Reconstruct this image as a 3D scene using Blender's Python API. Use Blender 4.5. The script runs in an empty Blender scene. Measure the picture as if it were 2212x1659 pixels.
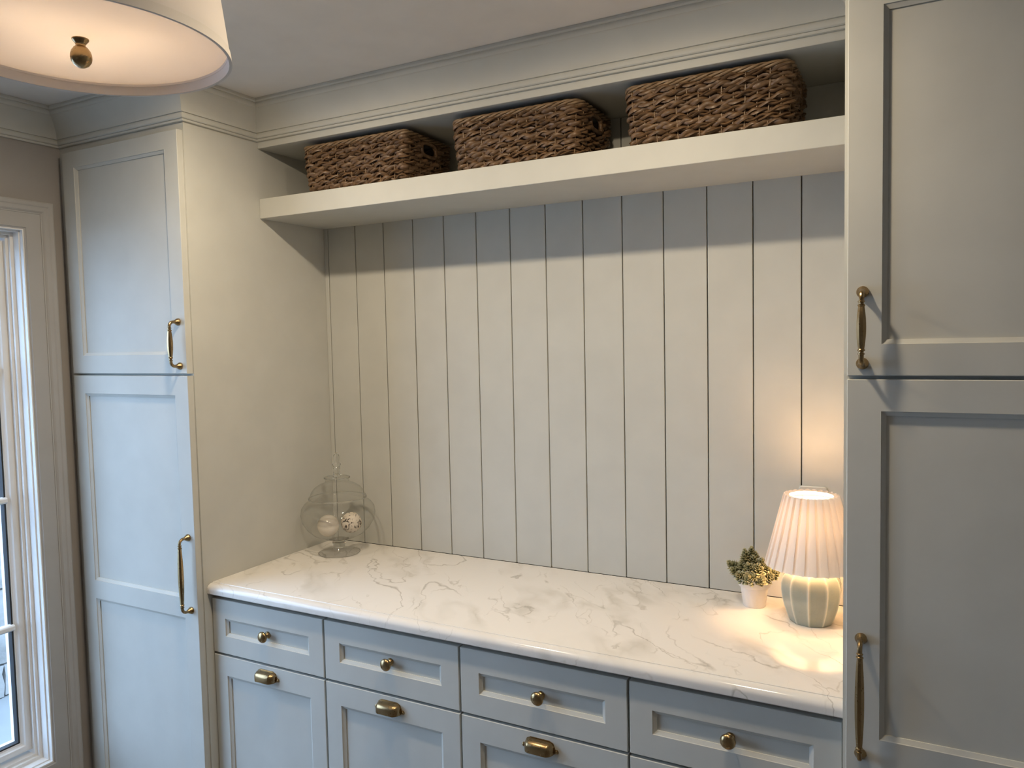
import bpy, bmesh, math, random
from mathutils import Vector, Matrix
random.seed(7)
PI = math.pi
sc = bpy.context.scene
col = sc.collection
UP = 0.914                      # height of the counter top above the floor; all z below are relative to it

# ------------------------------------------------------------------ camera
cam_d = bpy.data.cameras.new('camera')
cam = bpy.data.objects.new('camera', cam_d)
col.objects.link(cam)
cam_d.sensor_fit = 'HORIZONTAL'
cam_d.sensor_width = 36.0
cam_d.lens = 36.0 * 1661.43 / 2212.0
cam_d.clip_start = 0.02
R_ = Vector((0.88239133, 0.47003176, -0.02134668))
U_ = Vector((-0.00834014, 0.06098625, 0.99810376))
F_ = Vector((-0.47044233, 0.88054007, -0.05773387))
m = Matrix((R_, U_, -F_)).transposed().to_4x4()
m.translation = Vector((1.97401, -1.60289, 0.74360 + UP))
cam.matrix_world = m
sc.camera = cam

# ------------------------------------------------------------------ world: even overcast daylight
wd = bpy.data.worlds.new('sky'); sc.world = wd
wd.use_nodes = True
bg = wd.node_tree.nodes['Background']
bg.inputs['Color'].default_value = (0.47, 0.67, 1.0, 1)
bg.inputs['Strength'].default_value = 10.0

# ------------------------------------------------------------------ view
sc.view_settings.view_transform = 'Standard'
sc.view_settings.look = 'None'
sc.view_settings.gamma = 1.0
sc.view_settings.use_curve_mapping = False
sc.view_settings.exposure = 0.0

CAN_W = 10.6                     # ceiling downlights, watts each
CAN_W2 = 1.4
CAN_C = (1.0, 0.835, 0.61)
PENDANT_E = 21.0
LAMP_E = 150.0
WARM = (1.0, 0.74, 0.50)

# ------------------------------------------------------------------ materials
def mat(name, color=(.5, .5, .5), rough=.5, metal=0.0, spec=.5):
    mt = bpy.data.materials.new(name); mt.use_nodes = True
    b = mt.node_tree.nodes['Principled BSDF']
    b.inputs['Base Color'].default_value = (*color, 1)
    b.inputs['Roughness'].default_value = rough
    b.inputs['Metallic'].default_value = metal
    b.inputs['Specular IOR Level'].default_value = spec
    return mt, mt.node_tree, b

def nd(nt, typ, **kw):
    n = nt.nodes.new(typ)
    for k, v in kw.items():
        if k in n.inputs: n.inputs[k].default_value = v
        else: setattr(n, k, v)
    return n

def ramp(nt, fac, stops):
    r = nt.nodes.new('ShaderNodeValToRGB')
    e = r.color_ramp.elements
    while len(e) < len(stops): e.new(0.5)
    for el, (p, c) in zip(e, stops):
        el.position = p
        el.color = (*c, 1) if isinstance(c, tuple) else (c, c, c, 1)
    nt.links.new(fac, r.inputs['Fac'])
    return r

def bump(nt, b, height, strength=.1, dist=.002):
    bp = nd(nt, 'ShaderNodeBump', Strength=strength, Distance=dist)
    nt.links.new(height, bp.inputs['Height'])
    nt.links.new(bp.outputs['Normal'], b.inputs['Normal'])

def coords(nt, scale=(1, 1, 1), which='Object'):
    tc = nt.nodes.new('ShaderNodeTexCoord')
    mp = nt.nodes.new('ShaderNodeMapping')
    mp.inputs['Scale'].default_value = scale
    nt.links.new(tc.outputs[which], mp.inputs['Vector'])
    return mp.outputs['Vector']

def paint(name, color, rough, grain=260, amt=.05):
    mt, nt, b = mat(name, color, rough, 0.0, .10)
    n = nd(nt, 'ShaderNodeTexNoise', Scale=grain, Detail=2.0)
    nt.links.new(coords(nt), n.inputs['Vector'])
    bump(nt, b, n.outputs['Fac'], amt, .0008)
    n2 = nd(nt, 'ShaderNodeTexNoise', Scale=9.0, Detail=3.0)
    nt.links.new(coords(nt), n2.inputs['Vector'])
    lo = tuple(c * .975 for c in color); hi = tuple(min(1, c * 1.02) for c in color)
    nt.links.new(ramp(nt, n2.outputs['Fac'], [(.35, lo), (.65, hi)]).outputs['Color'], b.inputs['Base Color'])
    return mt

M = {}
M['paint'] = paint('cabinet_paint', (.545, .54, .495), .46)
M['wallpaint'] = paint('wall_paint', (.36, .335, .31), .6, 400, .12)
M['trimpaint'] = paint('trim_paint', (.40, .385, .36), .4)
M['ceiling'] = paint('ceiling_paint', (.68, .655, .62), .75, 300, .1)
M['white'] = paint('window_paint', (.78, .77, .75), .35)
M['plastic'] = mat('plate_plastic', (.545, .54, .495), .35)[0]
M['dark'] = mat('dark_gap', (.03, .032, .035), .8)[0]

def brass():
    mt, nt, b = mat('antique_brass', (.40, .275, .13), .27, 1.0)
    n = nd(nt, 'ShaderNodeTexNoise', Scale=140.0, Detail=4.0)
    nt.links.new(coords(nt), n.inputs['Vector'])
    nt.links.new(ramp(nt, n.outputs['Fac'], [(.35, (.335, .235, .12)), (.65, (.355, .25, .128))]).outputs['Color'], b.inputs['Base Color'])
    nt.links.new(ramp(nt, n.outputs['Fac'], [(.3, .27), (.7, .29)]).outputs['Color'], b.inputs['Roughness'])
    return mt
M['brass'] = brass()

def marble():
    mt, nt, b = mat('marble_counter', (.8, .78, .74), .12)
    L = nt.links
    co = coords(nt)
    # bend the coordinates so that the veins wander
    w = nd(nt, 'ShaderNodeTexNoise', Scale=2.6, Detail=3.0); L.new(co, w.inputs['Vector'])
    sub = nd(nt, 'ShaderNodeVectorMath', operation='SUBTRACT'); L.new(w.outputs['Color'], sub.inputs[0]); sub.inputs[1].default_value = (.5, .5, .5)
    scl = nd(nt, 'ShaderNodeVectorMath', operation='SCALE'); L.new(sub.outputs[0], scl.inputs[0]); scl.inputs['Scale'].default_value = .16
    add = nd(nt, 'ShaderNodeVectorMath', operation='ADD'); L.new(co, add.inputs[0]); L.new(scl.outputs[0], add.inputs[1])
    jn = nd(nt, 'ShaderNodeTexNoise', Scale=26.0, Detail=3.0); L.new(co, jn.inputs['Vector'])
    js = nd(nt, 'ShaderNodeVectorMath', operation='SUBTRACT'); L.new(jn.outputs['Color'], js.inputs[0]); js.inputs[1].default_value = (.5, .5, .5)
    jm = nd(nt, 'ShaderNodeVectorMath', operation='SCALE'); L.new(js.outputs[0], jm.inputs[0]); jm.inputs['Scale'].default_value = .030
    ad2 = nd(nt, 'ShaderNodeVectorMath', operation='ADD'); L.new(add.outputs[0], ad2.inputs[0]); L.new(jm.outputs[0], ad2.inputs[1])
    def veins(scale, rot, stretch, width, detail, seed):
        rt = nd(nt, 'ShaderNodeMapping'); rt.inputs['Rotation'].default_value = (0, 0, rot); L.new(ad2.outputs[0], rt.inputs['Vector'])
        mp = nd(nt, 'ShaderNodeMapping')
        mp.inputs['Scale'].default_value = (scale * stretch, scale, scale); mp.inputs['Location'].default_value = (seed, seed * .7, 0)
        L.new(rt.outputs[0], mp.inputs['Vector'])
        n = nd(nt, 'ShaderNodeTexNoise', Scale=1.0, Detail=detail, Roughness=.55); L.new(mp.outputs[0], n.inputs['Vector'])
        s = nd(nt, 'ShaderNodeMath', operation='SUBTRACT'); L.new(n.outputs['Fac'], s.inputs[0]); s.inputs[1].default_value = .5
        a = nd(nt, 'ShaderNodeMath', operation='ABSOLUTE'); L.new(s.outputs[0], a.inputs[0])
        return ramp(nt, a.outputs[0], [(0.0, 1.0), (width, 0.0)]).outputs['Color']
    def mask(scale, lo, hi, seed):
        mp = nd(nt, 'ShaderNodeMapping'); mp.inputs['Location'].default_value = (seed, seed, 0)
        L.new(co, mp.inputs['Vector'])
        n = nd(nt, 'ShaderNodeTexNoise', Scale=scale, Detail=2.0); L.new(mp.outputs[0], n.inputs['Vector'])
        return ramp(nt, n.outputs['Fac'], [(lo, 0.0), (hi, 1.0)]).outputs['Color']
    def mul(a, c):
        x = nd(nt, 'ShaderNodeMath', operation='MULTIPLY'); L.new(a, x.inputs[0])
        if isinstance(c, float): x.inputs[1].default_value = c
        else: L.new(c, x.inputs[1])
        return x.outputs[0]
    big = mul(veins(6.5, .85, .30, .0075, 1.2, 3.1), mask(5.0, .40, .56, 1.0))
    fine = mul(veins(12.0, 1.0, .32, .012, 1.5, 8.3), mask(7.0, .46, .60, 5.0))
    soft = mul(veins(5.0, .85, .28, .07, 3.0, 5.7), mask(4.0, .42, .66, 9.0))
    def mixc(base, fac, colr, amount):
        mx = nd(nt, 'ShaderNodeMix', data_type='RGBA')
        L.new(mul(fac, amount), mx.inputs['Factor'])
        if isinstance(base, tuple): mx.inputs[6].default_value = (*base, 1)
        else: L.new(base, mx.inputs[6])
        mx.inputs[7].default_value = (*colr, 1)
        return mx.outputs[2]
    c = mixc((.78, .745, .70), soft, (.50, .465, .40), .55)
    c = mixc(c, fine, (.36, .32, .26), .42)
    c = mixc(c, big, (.27, .235, .185), .55)
    L.new(c, b.inputs['Base Color'])
    return mt
M['marble'] = marble()

def wicker(name, dark, light):
    mt, nt, b = mat(name, light, .42)
    L = nt.links
    n = nd(nt, 'ShaderNodeTexNoise', Scale=55.0, Detail=4.0); L.new(coords(nt, (1, 1, 2.2)), n.inputs['Vector'])
    r = ramp(nt, n.outputs['Fac'], [(.30, dark), (.55, tuple((a + c) / 2 for a, c in zip(dark, light))), (.75, light)])
    L.new(r.outputs['Color'], b.inputs['Base Color'])
    n2 = nd(nt, 'ShaderNodeTexNoise', Scale=700.0, Detail=3.0); L.new(coords(nt, (.12, .12, 1)), n2.inputs['Vector'])
    bump(nt, b, n2.outputs['Fac'], .35, .0015)
    L.new(ramp(nt, n.outputs['Fac'], [(.3, .55), (.7, .33)]).outputs['Color'], b.inputs['Roughness'])
    return mt
M['wicker'] = wicker('woven_seagrass', (.075, .040, .019), (.215, .125, .062))
M['stake'] = wicker('cane_stake', (.15, .09, .045), (.30, .20, .11))

def cloth(name, colr, trans=.5, bumpy=True, sc_=(1, 1, 1)):
    mt = bpy.data.materials.new(name); mt.use_nodes = True
    nt = mt.node_tree; nt.nodes.clear(); L = nt.links
    out = nt.nodes.new('ShaderNodeOutputMaterial')
    d = nd(nt, 'ShaderNodeBsdfDiffuse', Color=(*colr, 1)); t = nd(nt, 'ShaderNodeBsdfTranslucent', Color=(*colr, 1))
    mx = nt.nodes.new('ShaderNodeMixShader'); mx.inputs[0].default_value = trans
    L.new(d.outputs[0], mx.inputs[1]); L.new(t.outputs[0], mx.inputs[2]); L.new(mx.outputs[0], out.inputs['Surface'])
    if bumpy:
        n = nd(nt, 'ShaderNodeTexNoise', Scale=300.0, Detail=2.0); L.new(coords(nt, sc_), n.inputs['Vector'])
        bp = nd(nt, 'ShaderNodeBump', Strength=.15, Distance=.001); L.new(n.outputs['Fac'], bp.inputs['Height'])
        L.new(bp.outputs[0], d.inputs['Normal']); L.new(bp.outputs[0], t.inputs['Normal'])
    return mt
M['drum'] = cloth('drum_linen', (.64, .60, .57), .16, True, (1, 1, .05))
M['diffuser'] = cloth('frosted_diffuser', (.86, .83, .79), .5, False)
M['pleat'] = cloth('pleated_cotton', (.86, .82, .79), .40)
M['liner'] = cloth('shade_liner', (.86, .82, .77), .075, False)
M['whitelining'] = cloth('white_lining', (.90, .86, .84), .25, False)
M['tape'] = cloth('edge_tape', (.60, .56, .52), .06)

def emis(name, colr, s):
    mt = bpy.data.materials.new(name); mt.use_nodes = True
    nt = mt.node_tree; nt.nodes.clear()
    out = nt.nodes.new('ShaderNodeOutputMaterial')
    e = nd(nt, 'ShaderNodeEmission', Color=(*colr, 1), Strength=s)
    nt.links.new(e.outputs[0], out.inputs['Surface'])
    return mt
M['bulb_pendant'] = emis('pendant_bulb', WARM, PENDANT_E)
M['bulb_lamp'] = emis('lamp_bulb', (1.0, 0.61, 0.31), LAMP_E)
M['can_lens'] = emis('downlight_lens', CAN_C, 20.0)

def thin_glass(name, tint=(.95, .96, .955), edge=(.62, .63, .60), gl=.05):
    mt = bpy.data.materials.new(name); mt.use_nodes = True
    nt = mt.node_tree; nt.nodes.clear(); L = nt.links
    out = nt.nodes.new('ShaderNodeOutputMaterial')
    lw = nd(nt, 'ShaderNodeLayerWeight', Blend=.25)
    cr = ramp(nt, lw.outputs['Facing'], [(0.0, tint), (.75, tint), (1.0, edge)])
    tr = nt.nodes.new('ShaderNodeBsdfTransparent'); L.new(cr.outputs[0], tr.inputs['Color'])
    g = nd(nt, 'ShaderNodeBsdfGlossy', Roughness=.01)
    lf = nd(nt, 'ShaderNodeLayerWeight', Blend=.5)
    pw = nd(nt, 'ShaderNodeMath', operation='POWER'); L.new(lf.outputs['Facing'], pw.inputs[0]); pw.inputs[1].default_value = 5.0
    ma = nd(nt, 'ShaderNodeMath', operation='MULTIPLY_ADD'); L.new(pw.outputs[0], ma.inputs[0]); ma.inputs[1].default_value = .9; ma.inputs[2].default_value = .04
    mx = nt.nodes.new('ShaderNodeMixShader')
    L.new(ma.outputs[0], mx.inputs[0]); L.new(tr.outputs[0], mx.inputs[1]); L.new(g.outputs[0], mx.inputs[2])
    L.new(mx.outputs[0], out.inputs['Surface'])
    return mt
M['pane'] = thin_glass('window_glass', (.97, .985, .98), (.9, .93, .92))
M['jarglass'] = thin_glass('clear_glass', (.970, .972, .966), (.52, .52, .50))

def solid_glass():
    mt, nt, b = mat('solid_glass', (.93, .94, .93), .01)
    b.inputs['Transmission Weight'].default_value = 1.0; b.inputs['IOR'].default_value = 1.46
    return mt
M['glass'] = solid_glass()

def celadon():
    mt, nt, b = mat('celadon_glaze', (.40, .43, .375), .13)
    L = nt.links
    v = nd(nt, 'ShaderNodeTexVoronoi', feature='DISTANCE_TO_EDGE', Scale=95.0); L.new(coords(nt), v.inputs['Vector'])
    n = nd(nt, 'ShaderNodeTexNoise', Scale=14.0, Detail=4.0); L.new(coords(nt), n.inputs['Vector'])
    base = ramp(nt, n.outputs['Fac'], [(.3, (.27, .305, .265)), (.7, (.33, .355, .305))])
    # glaze is thin and pale on the ridges
    at = nt.nodes.new('ShaderNodeAttribute'); at.attribute_name = 'ridge'
    mx = nd(nt, 'ShaderNodeMix', data_type='RGBA'); L.new(at.outputs['Fac'], mx.inputs['Factor'])
    L.new(base.outputs[0], mx.inputs[6]); mx.inputs[7].default_value = (.62, .60, .50, 1)
    cr = ramp(nt, v.outputs['Distance'], [(0.0, .93), (.03, 1.0)])
    mm = nd(nt, 'ShaderNodeMix', data_type='RGBA', blend_type='MULTIPLY'); mm.inputs['Factor'].default_value = 1.0
    L.new(mx.outputs[2], mm.inputs[6]); L.new(cr.outputs[0], mm.inputs[7])
    L.new(mm.outputs[2], b.inputs['Base Color'])
    return mt
M['celadon'] = celadon()

def pot_mat():
    mt, nt, b = mat('white_pot', (.80, .76, .71), .28)
    return mt
M['pot'] = pot_mat()

def leaf_mat():
    mt, nt, b = mat('succulent_leaf', (.2, .22, .1), .5)
    L = nt.links
    at = nt.nodes.new('ShaderNodeAttribute'); at.attribute_name = 'tip'
    n = nd(nt, 'ShaderNodeTexNoise', Scale=40.0); L.new(coords(nt), n.inputs['Vector'])
    a = nd(nt, 'ShaderNodeMath', operation='MULTIPLY_ADD'); L.new(n.outputs['Fac'], a.inputs[0]); a.inputs[1].default_value = .35
    L.new(at.outputs['Fac'], a.inputs[2])
    r = ramp(nt, a.outputs[0], [(.12, (.050, .058, .024)), (.50, (.20, .205, .085)), (1.0, (.60, .56, .38))])
    L.new(r.outputs[0], b.inputs['Base Color'])
    return mt
M['leaf'] = leaf_mat()

def soil_mat():
    mt, nt, b = mat('soil', (.03, .022, .016), .9)
    return mt
M['soil'] = soil_mat()

def speckle():
    mt, nt, b = mat('speckled_shell', (.70, .62, .52), .5)
    L = nt.links
    n = nd(nt, 'ShaderNodeTexNoise', Scale=55.0, Detail=3.0, Distortion=2.2); L.new(coords(nt), n.inputs['Vector'])
    r = ramp(nt, n.outputs['Fac'], [(.40, (.05, .035, .025)), (.455, (.70, .62, .52))])
    L.new(r.outputs[0], b.inputs['Base Color']); bump(nt, b, n.outputs['Fac'], .5, .003)
    return mt
M['speckle'] = speckle()

def pearl():
    mt, nt, b = mat('pearl_shell', (.72, .66, .57), .16)
    L = nt.links
    tc = nt.nodes.new('ShaderNodeTexCoord'); sp = nt.nodes.new('ShaderNodeSeparateXYZ'); L.new(tc.outputs['Object'], sp.inputs[0])
    n = nd(nt, 'ShaderNodeTexNoise', Scale=30.0, Detail=4.0); L.new(tc.outputs['Object'], n.inputs['Vector'])
    ma = nd(nt, 'ShaderNodeMath', operation='MULTIPLY_ADD'); L.new(n.outputs['Fac'], ma.inputs[0]); ma.inputs[1].default_value = .012; L.new(sp.outputs['Z'], ma.inputs[2])
    r = ramp(nt, ma.outputs[0], [(.0, (.74, .68, .59)), (.044, (.74, .68, .59)), (.050, (.50, .45, .385)), (.09, (.56, .51, .44))])
    L.new(r.outputs[0], b.inputs['Base Color'])
    return mt
M['pearl'] = pearl()

def stone_mat():
    mt, nt, b = mat('limestone', (.2, .19, .17), .85)
    L = nt.links
    n = nd(nt, 'ShaderNodeTexNoise', Scale=5.0, Detail=8.0, Roughness=.65); L.new(coords(nt), n.inputs['Vector'])
    oi = nt.nodes.new('ShaderNodeObjectInfo')
    a = nd(nt, 'ShaderNodeMath', operation='MULTIPLY_ADD'); L.new(oi.outputs['Random'], a.inputs[0]); a.inputs[1].default_value = .3; L.new(n.outputs['Fac'], a.inputs[2])
    r = ramp(nt, a.outputs[0], [(.35, (.17, .163, .150)), (.60, (.245, .236, .218)), (.95, (.31, .30, .278))])
    L.new(r.outputs[0], b.inputs['Base Color'])
    n2 = nd(nt, 'ShaderNodeTexNoise', Scale=30.0, Detail=8.0); L.new(coords(nt), n2.inputs['Vector'])
    bump(nt, b, n2.outputs['Fac'], .6, .01)
    return mt
M['stone'] = stone_mat()
M['mortar'] = mat('mortar', (.14, .13, .12), .9)[0]
def patio_mat():
    mt, nt, b = mat('concrete_patio', (.15, .155, .15), .8)
    n = nd(nt, 'ShaderNodeTexNoise', Scale=3.0, Detail=8.0); nt.links.new(coords(nt), n.inputs['Vector'])
    nt.links.new(ramp(nt, n.outputs['Fac'], [(.3, (.185, .192, .187)), (.7, (.225, .233, .228))]).outputs[0], b.inputs['Base Color'])
    return mt
M['patio'] = patio_mat()
def floor_mat():
    mt, nt, b = mat('tile_floor', (.36, .33, .29), .35)
    n = nd(nt, 'ShaderNodeTexNoise', Scale=4.0, Detail=8.0); nt.links.new(coords(nt), n.inputs['Vector'])
    nt.links.new(ramp(nt, n.outputs['Fac'], [(.3, (.17, .15, .13)), (.7, (.23, .20, .17))]).outputs[0], b.inputs['Base Color'])
    return mt
M['floor'] = floor_mat()

# ------------------------------------------------------------------ mesh helpers
class MB:
    def __init__(s): s.v = []; s.f = []; s.a = []
    def add(s, vs, fs, att=None):
        o = len(s.v); s.v += [tuple(p) for p in vs]; s.f += [tuple(i + o for i in f) for f in fs]
        s.a += att if att else [0.0] * len(vs)
    def box(s, x0, x1, y0, y1, z0, z1):
        vs = [(x, y, z) for z in (z0, z1) for y in (y0, y1) for x in (x0, x1)]
        s.add(vs, [(0, 2, 3, 1), (4, 5, 7, 6), (0, 1, 5, 4), (2, 6, 7, 3), (0, 4, 6, 2), (1, 3, 7, 5)])
    def cbox(s, x0, x1, y0, y1, z0, z1, r=.0015, seg=1):
        bm = bmesh.new()
        bmesh.ops.create_cube(bm, size=1.0)
        for v in bm.verts:
            v.co = Vector((x0 + (v.co.x + .5) * (x1 - x0), y0 + (v.co.y + .5) * (y1 - y0), z0 + (v.co.z + .5) * (z1 - z0)))
        bmesh.ops.bevel(bm, geom=list(bm.edges), offset=r, segments=seg, profile=.5, affect='EDGES')
        bm.verts.index_update()
        s.add([v.co.copy() for v in bm.verts], [tuple(v.index for v in f.verts) for f in bm.faces]); bm.free()
    def loops(s, ls, close=True, cap0=False, cap1=False):
        n = len(ls[0]); vs = [p for l in ls for p in l]; fs = []
        for i in range(len(ls) - 1):
            for j in range(n if close else n - 1):
                k = (j + 1) % n
                fs.append((i * n + j, i * n + k, (i + 1) * n + k, (i + 1) * n + j))
        if cap0: fs.append(tuple(reversed(range(n))))
        if cap1: fs.append(tuple(range((len(ls) - 1) * n, len(ls) * n)))
        s.add(vs, fs)
    def lathe(s, prof, n=32, c=(0, 0, 0), axis='z', cap0=False, cap1=False, ph=0.0):
        ls = []
        for r, h in prof:
            l = []
            for j in range(n):
                t = 2 * PI * j / n + ph
                if axis == 'z': l.append((c[0] + r * math.cos(t), c[1] + r * math.sin(t), c[2] + h))
                else: l.append((c[0] + r * math.cos(t), c[1] + h, c[2] - r * math.sin(t)))   # axis y
            ls.append(l)
        s.loops(ls, True, cap0, cap1)
    def tube(s, pts, rad, n=8, closed=False, caps=True, flat=(1, 1), ph=0.0):
        pts = [Vector(p) for p in pts]; N = len(pts); ls = []
        prev = None
        for i, p in enumerate(pts):
            a = pts[(i - 1) % N] if (closed or i > 0) else p
            b = pts[(i + 1) % N] if (closed or i < N - 1) else p
            t = (b - a).normalized()
            if prev is None:
                ref = Vector((0, 0, 1)) if abs(t.z) < .9 else Vector((1, 0, 0))
                u = (ref - t * ref.dot(t)).normalized()
            else:
                u = prev - t * prev.dot(t)
                u = u.normalized() if u.length > 1e-6 else prev
            prev = u; w = t.cross(u)
            r = rad[i] if isinstance(rad, (list, tuple)) else rad
            ls.append([p + u * (r * flat[0] * math.cos(2 * PI * j / n + ph)) + w * (r * flat[1] * math.sin(2 * PI * j / n + ph)) for j in range(n)])
        if closed: ls.append(ls[0])
        s.loops(ls, True, caps and not closed, caps and not closed)
    def sphere(s, c, r, nu=24, nv=14, sq=(1, 1, 1)):
        prof = [(max(1e-5, r * math.sin(PI * i / nv)), -r * math.cos(PI * i / nv)) for i in range(nv + 1)]
        ls = [[(c[0] + q * math.cos(2 * PI * j / nu) * sq[0], c[1] + q * math.sin(2 * PI * j / nu) * sq[1], c[2] + h * sq[2]) for j in range(nu)] for q, h in prof]
        s.loops(ls, True)
    def mesh(s, name, mt, org=(0, 0, 0), smooth=True, ang=32, att=None):
        me = bpy.data.meshes.new(name)
        me.from_pydata([(x - org[0], y - org[1], z - org[2]) for x, y, z in s.v], [], s.f)
        me.validate()
        if mt: me.materials.append(mt)
        bm = bmesh.new(); bm.from_mesh(me)
        bmesh.ops.recalc_face_normals(bm, faces=bm.faces); bm.to_mesh(me); bm.free()
        if att and len(me.vertices) == len(s.a):
            A = me.attributes.new(att, 'FLOAT', 'POINT'); A.data.foreach_set('value', s.a)
        if smooth:
            me.polygons.foreach_set('use_smooth', [True] * len(me.polygons))
            me.set_sharp_from_angle(angle=math.radians(ang))
        me.update()
        return me

ORG = {}
def tag(o, label=None, cat=None, group=None, kind=None):
    if label: o['label'] = label
    if cat: o['category'] = cat
    if group: o['group'] = group
    if kind: o['kind'] = kind
    return o
def empty(name, org, label=None, cat=None, group=None, kind=None, rz=0.0):
    o = bpy.data.objects.new(name, None); col.objects.link(o)
    o.empty_display_size = .05
    o.location = (org[0], org[1], org[2] + UP); o.rotation_euler = (0, 0, rz)
    ORG[o.name] = org
    return tag(o, label, cat, group, kind)
def obj(name, mb, mt, parent=None, org=None, **kw):
    """mesh given in scene coordinates (z relative to the counter top)"""
    if parent is not None: org = ORG[parent.name]
    elif org is None:
        xs, ys, zs = zip(*mb.v); org = ((min(xs) + max(xs)) / 2, (min(ys) + max(ys)) / 2, min(zs))
    me = mb.mesh(name, M[mt] if mt else None, org, **kw)
    return put(name, me, parent, org)
def put(name, me, parent=None, at=(0, 0, 0), rot=None):
    """link a mesh; a child keeps its parent's origin unless 'at' (scene coordinates) says otherwise"""
    o = bpy.data.objects.new(name, me); col.objects.link(o)
    if parent is not None:
        p = ORG[parent.name]; o.parent = parent
        o.location = (at[0] - p[0], at[1] - p[1], at[2] - p[2])
    else:
        o.location = (at[0], at[1], at[2] + UP)
    if rot: o.rotation_euler = rot
    ORG[o.name] = at
    return o

# ------------------------------------------------------------------ the room
WX = -0.615          # left wall
CZ = 1.535           # ceiling
FZ = -UP             # floor
RX, FY = 3.05, -3.3  # right wall, wall behind the camera
W = 0.4599           # base cabinet width
RW = 4 * W           # niche width
BY = 0.626           # face of the planked wall
SY = 0.3147          # shelf and valance front
DY = 0.047           # drawer fronts
GX0, GP = 0.0197, 0.1279

b = MB(); b.box(WX - .2, RX + .1, FY - .1, .75, FZ - .1, FZ); tag(obj('floor', b, 'floor'), kind='structure')
b = MB(); b.box(WX - .2, RX + .1, FY - .1, .75, CZ, CZ + .1); tag(obj('ceiling', b, 'ceiling'), kind='structure')
b = MB(); b.box(RX, RX + .1, FY, .75, FZ, CZ); tag(obj('wall_right', b, 'wallpaint'), kind='structure')
b = MB(); b.box(WX, RX, FY - .1, FY, FZ, CZ); tag(obj('wall_front', b, 'wallpaint'), kind='structure')
b = MB(); b.box(WX, RX, BY + .016, .75, FZ, CZ)
wall_back = tag(obj('wall_back', b, 'dark'), kind='structure')
# vertical planks on the back wall of the niche
edges = [0.0] + [GX0 + GP * i for i in range(15)] + [RW]
for i in range(len(edges) - 1):
    x0, x1 = edges[i] + (.0016 if i else .0003), edges[i + 1] - (.0016 if i < len(edges) - 2 else .0003)
    if x1 - x0 < .004: continue
    b = MB(); b.cbox(x0, x1, BY, BY + .0158, .001, 1.3995, .0011)
    obj('plank', b, 'paint', wall_back)

# left wall with the window opening
WZ0, WZ1 = -.645, 1.135        # window openings
WINS = [(-1.56, -.122)]
b = MB()
ys_ = [FY] + [v for w_ in reversed(WINS) for v in w_] + [.75]
for i in range(0, len(ys_), 2): b.box(WX - .12, WX, ys_[i], ys_[i + 1], FZ, CZ)
for w0, w1 in WINS:
    b.box(WX - .12, WX, w0, w1, FZ, WZ0); b.box(WX - .12, WX, w0, w1, WZ1, CZ)
tag(obj('wall_left', b, 'wallpaint'), kind='structure')

# crown moulding, mitred run by run
crown = [(0, 1.421), (.0085, 1.4212), (.0095, 1.4225), (.0095, 1.4275), (.0085, 1.4283), (.0125, 1.4286), (.0150, 1.4310), (.0160, 1.4350), (.0160, 1.4395), (.0150, 1.4440), (.0142, 1.4452), (.0195, 1.4456), (.0195, 1.4480)]
for i in range(1, 13):
    t = i / 12
    crown.append((.0195 + .0385 * t ** 1.9, 1.4480 + .0600 * t))
crown += [(.0590, 1.5085), (.0650, 1.5090), (.0668, 1.5120), (.0685, 1.5165), (.0690, 1.5215), (.0685, 1.5240), (.0735, 1.5245), (.0755, 1.5275), (.0760, 1.5345), (.0, 1.5345)]
path = [(WX, FY), (WX, .021), (0, .021), (0, SY), (RW, SY), (RW, .021), (RX, .021)]
def rn(a, c):
    d = Vector((c[0] - a[0], c[1] - a[1])).normalized(); return Vector((d.y, -d.x))
norms = [rn(path[i], path[i + 1]) for i in range(len(path) - 1)]
for i in range(len(path) - 1):
    def offs(k, p):
        if k == 0: n = norms[0]
        elif k == len(path) - 1: n = norms[-1]
        else:
            n1, n2 = norms[k - 1], norms[k]; n = (n1 + n2) / (1 + n1.dot(n2))
        return (path[k][0] + n.x * p, path[k][1] + n.y * p)
    b = MB()
    b.loops([[(*offs(i, p), z) for p, z in crown], [(*offs(i + 1, p), z) for p, z in crown]], True, True, True)
    tag(obj('trim_%d' % (i + 1), b, 'paint', ang=25), kind='structure')
# bulkhead behind the valance moulding
b = MB(); b.cbox(.0006, RW - .0006, SY, BY + .0155, 1.400, CZ - .0005, .0012)
tag(obj('trim_7', b, 'paint'), kind='structure')

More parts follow.
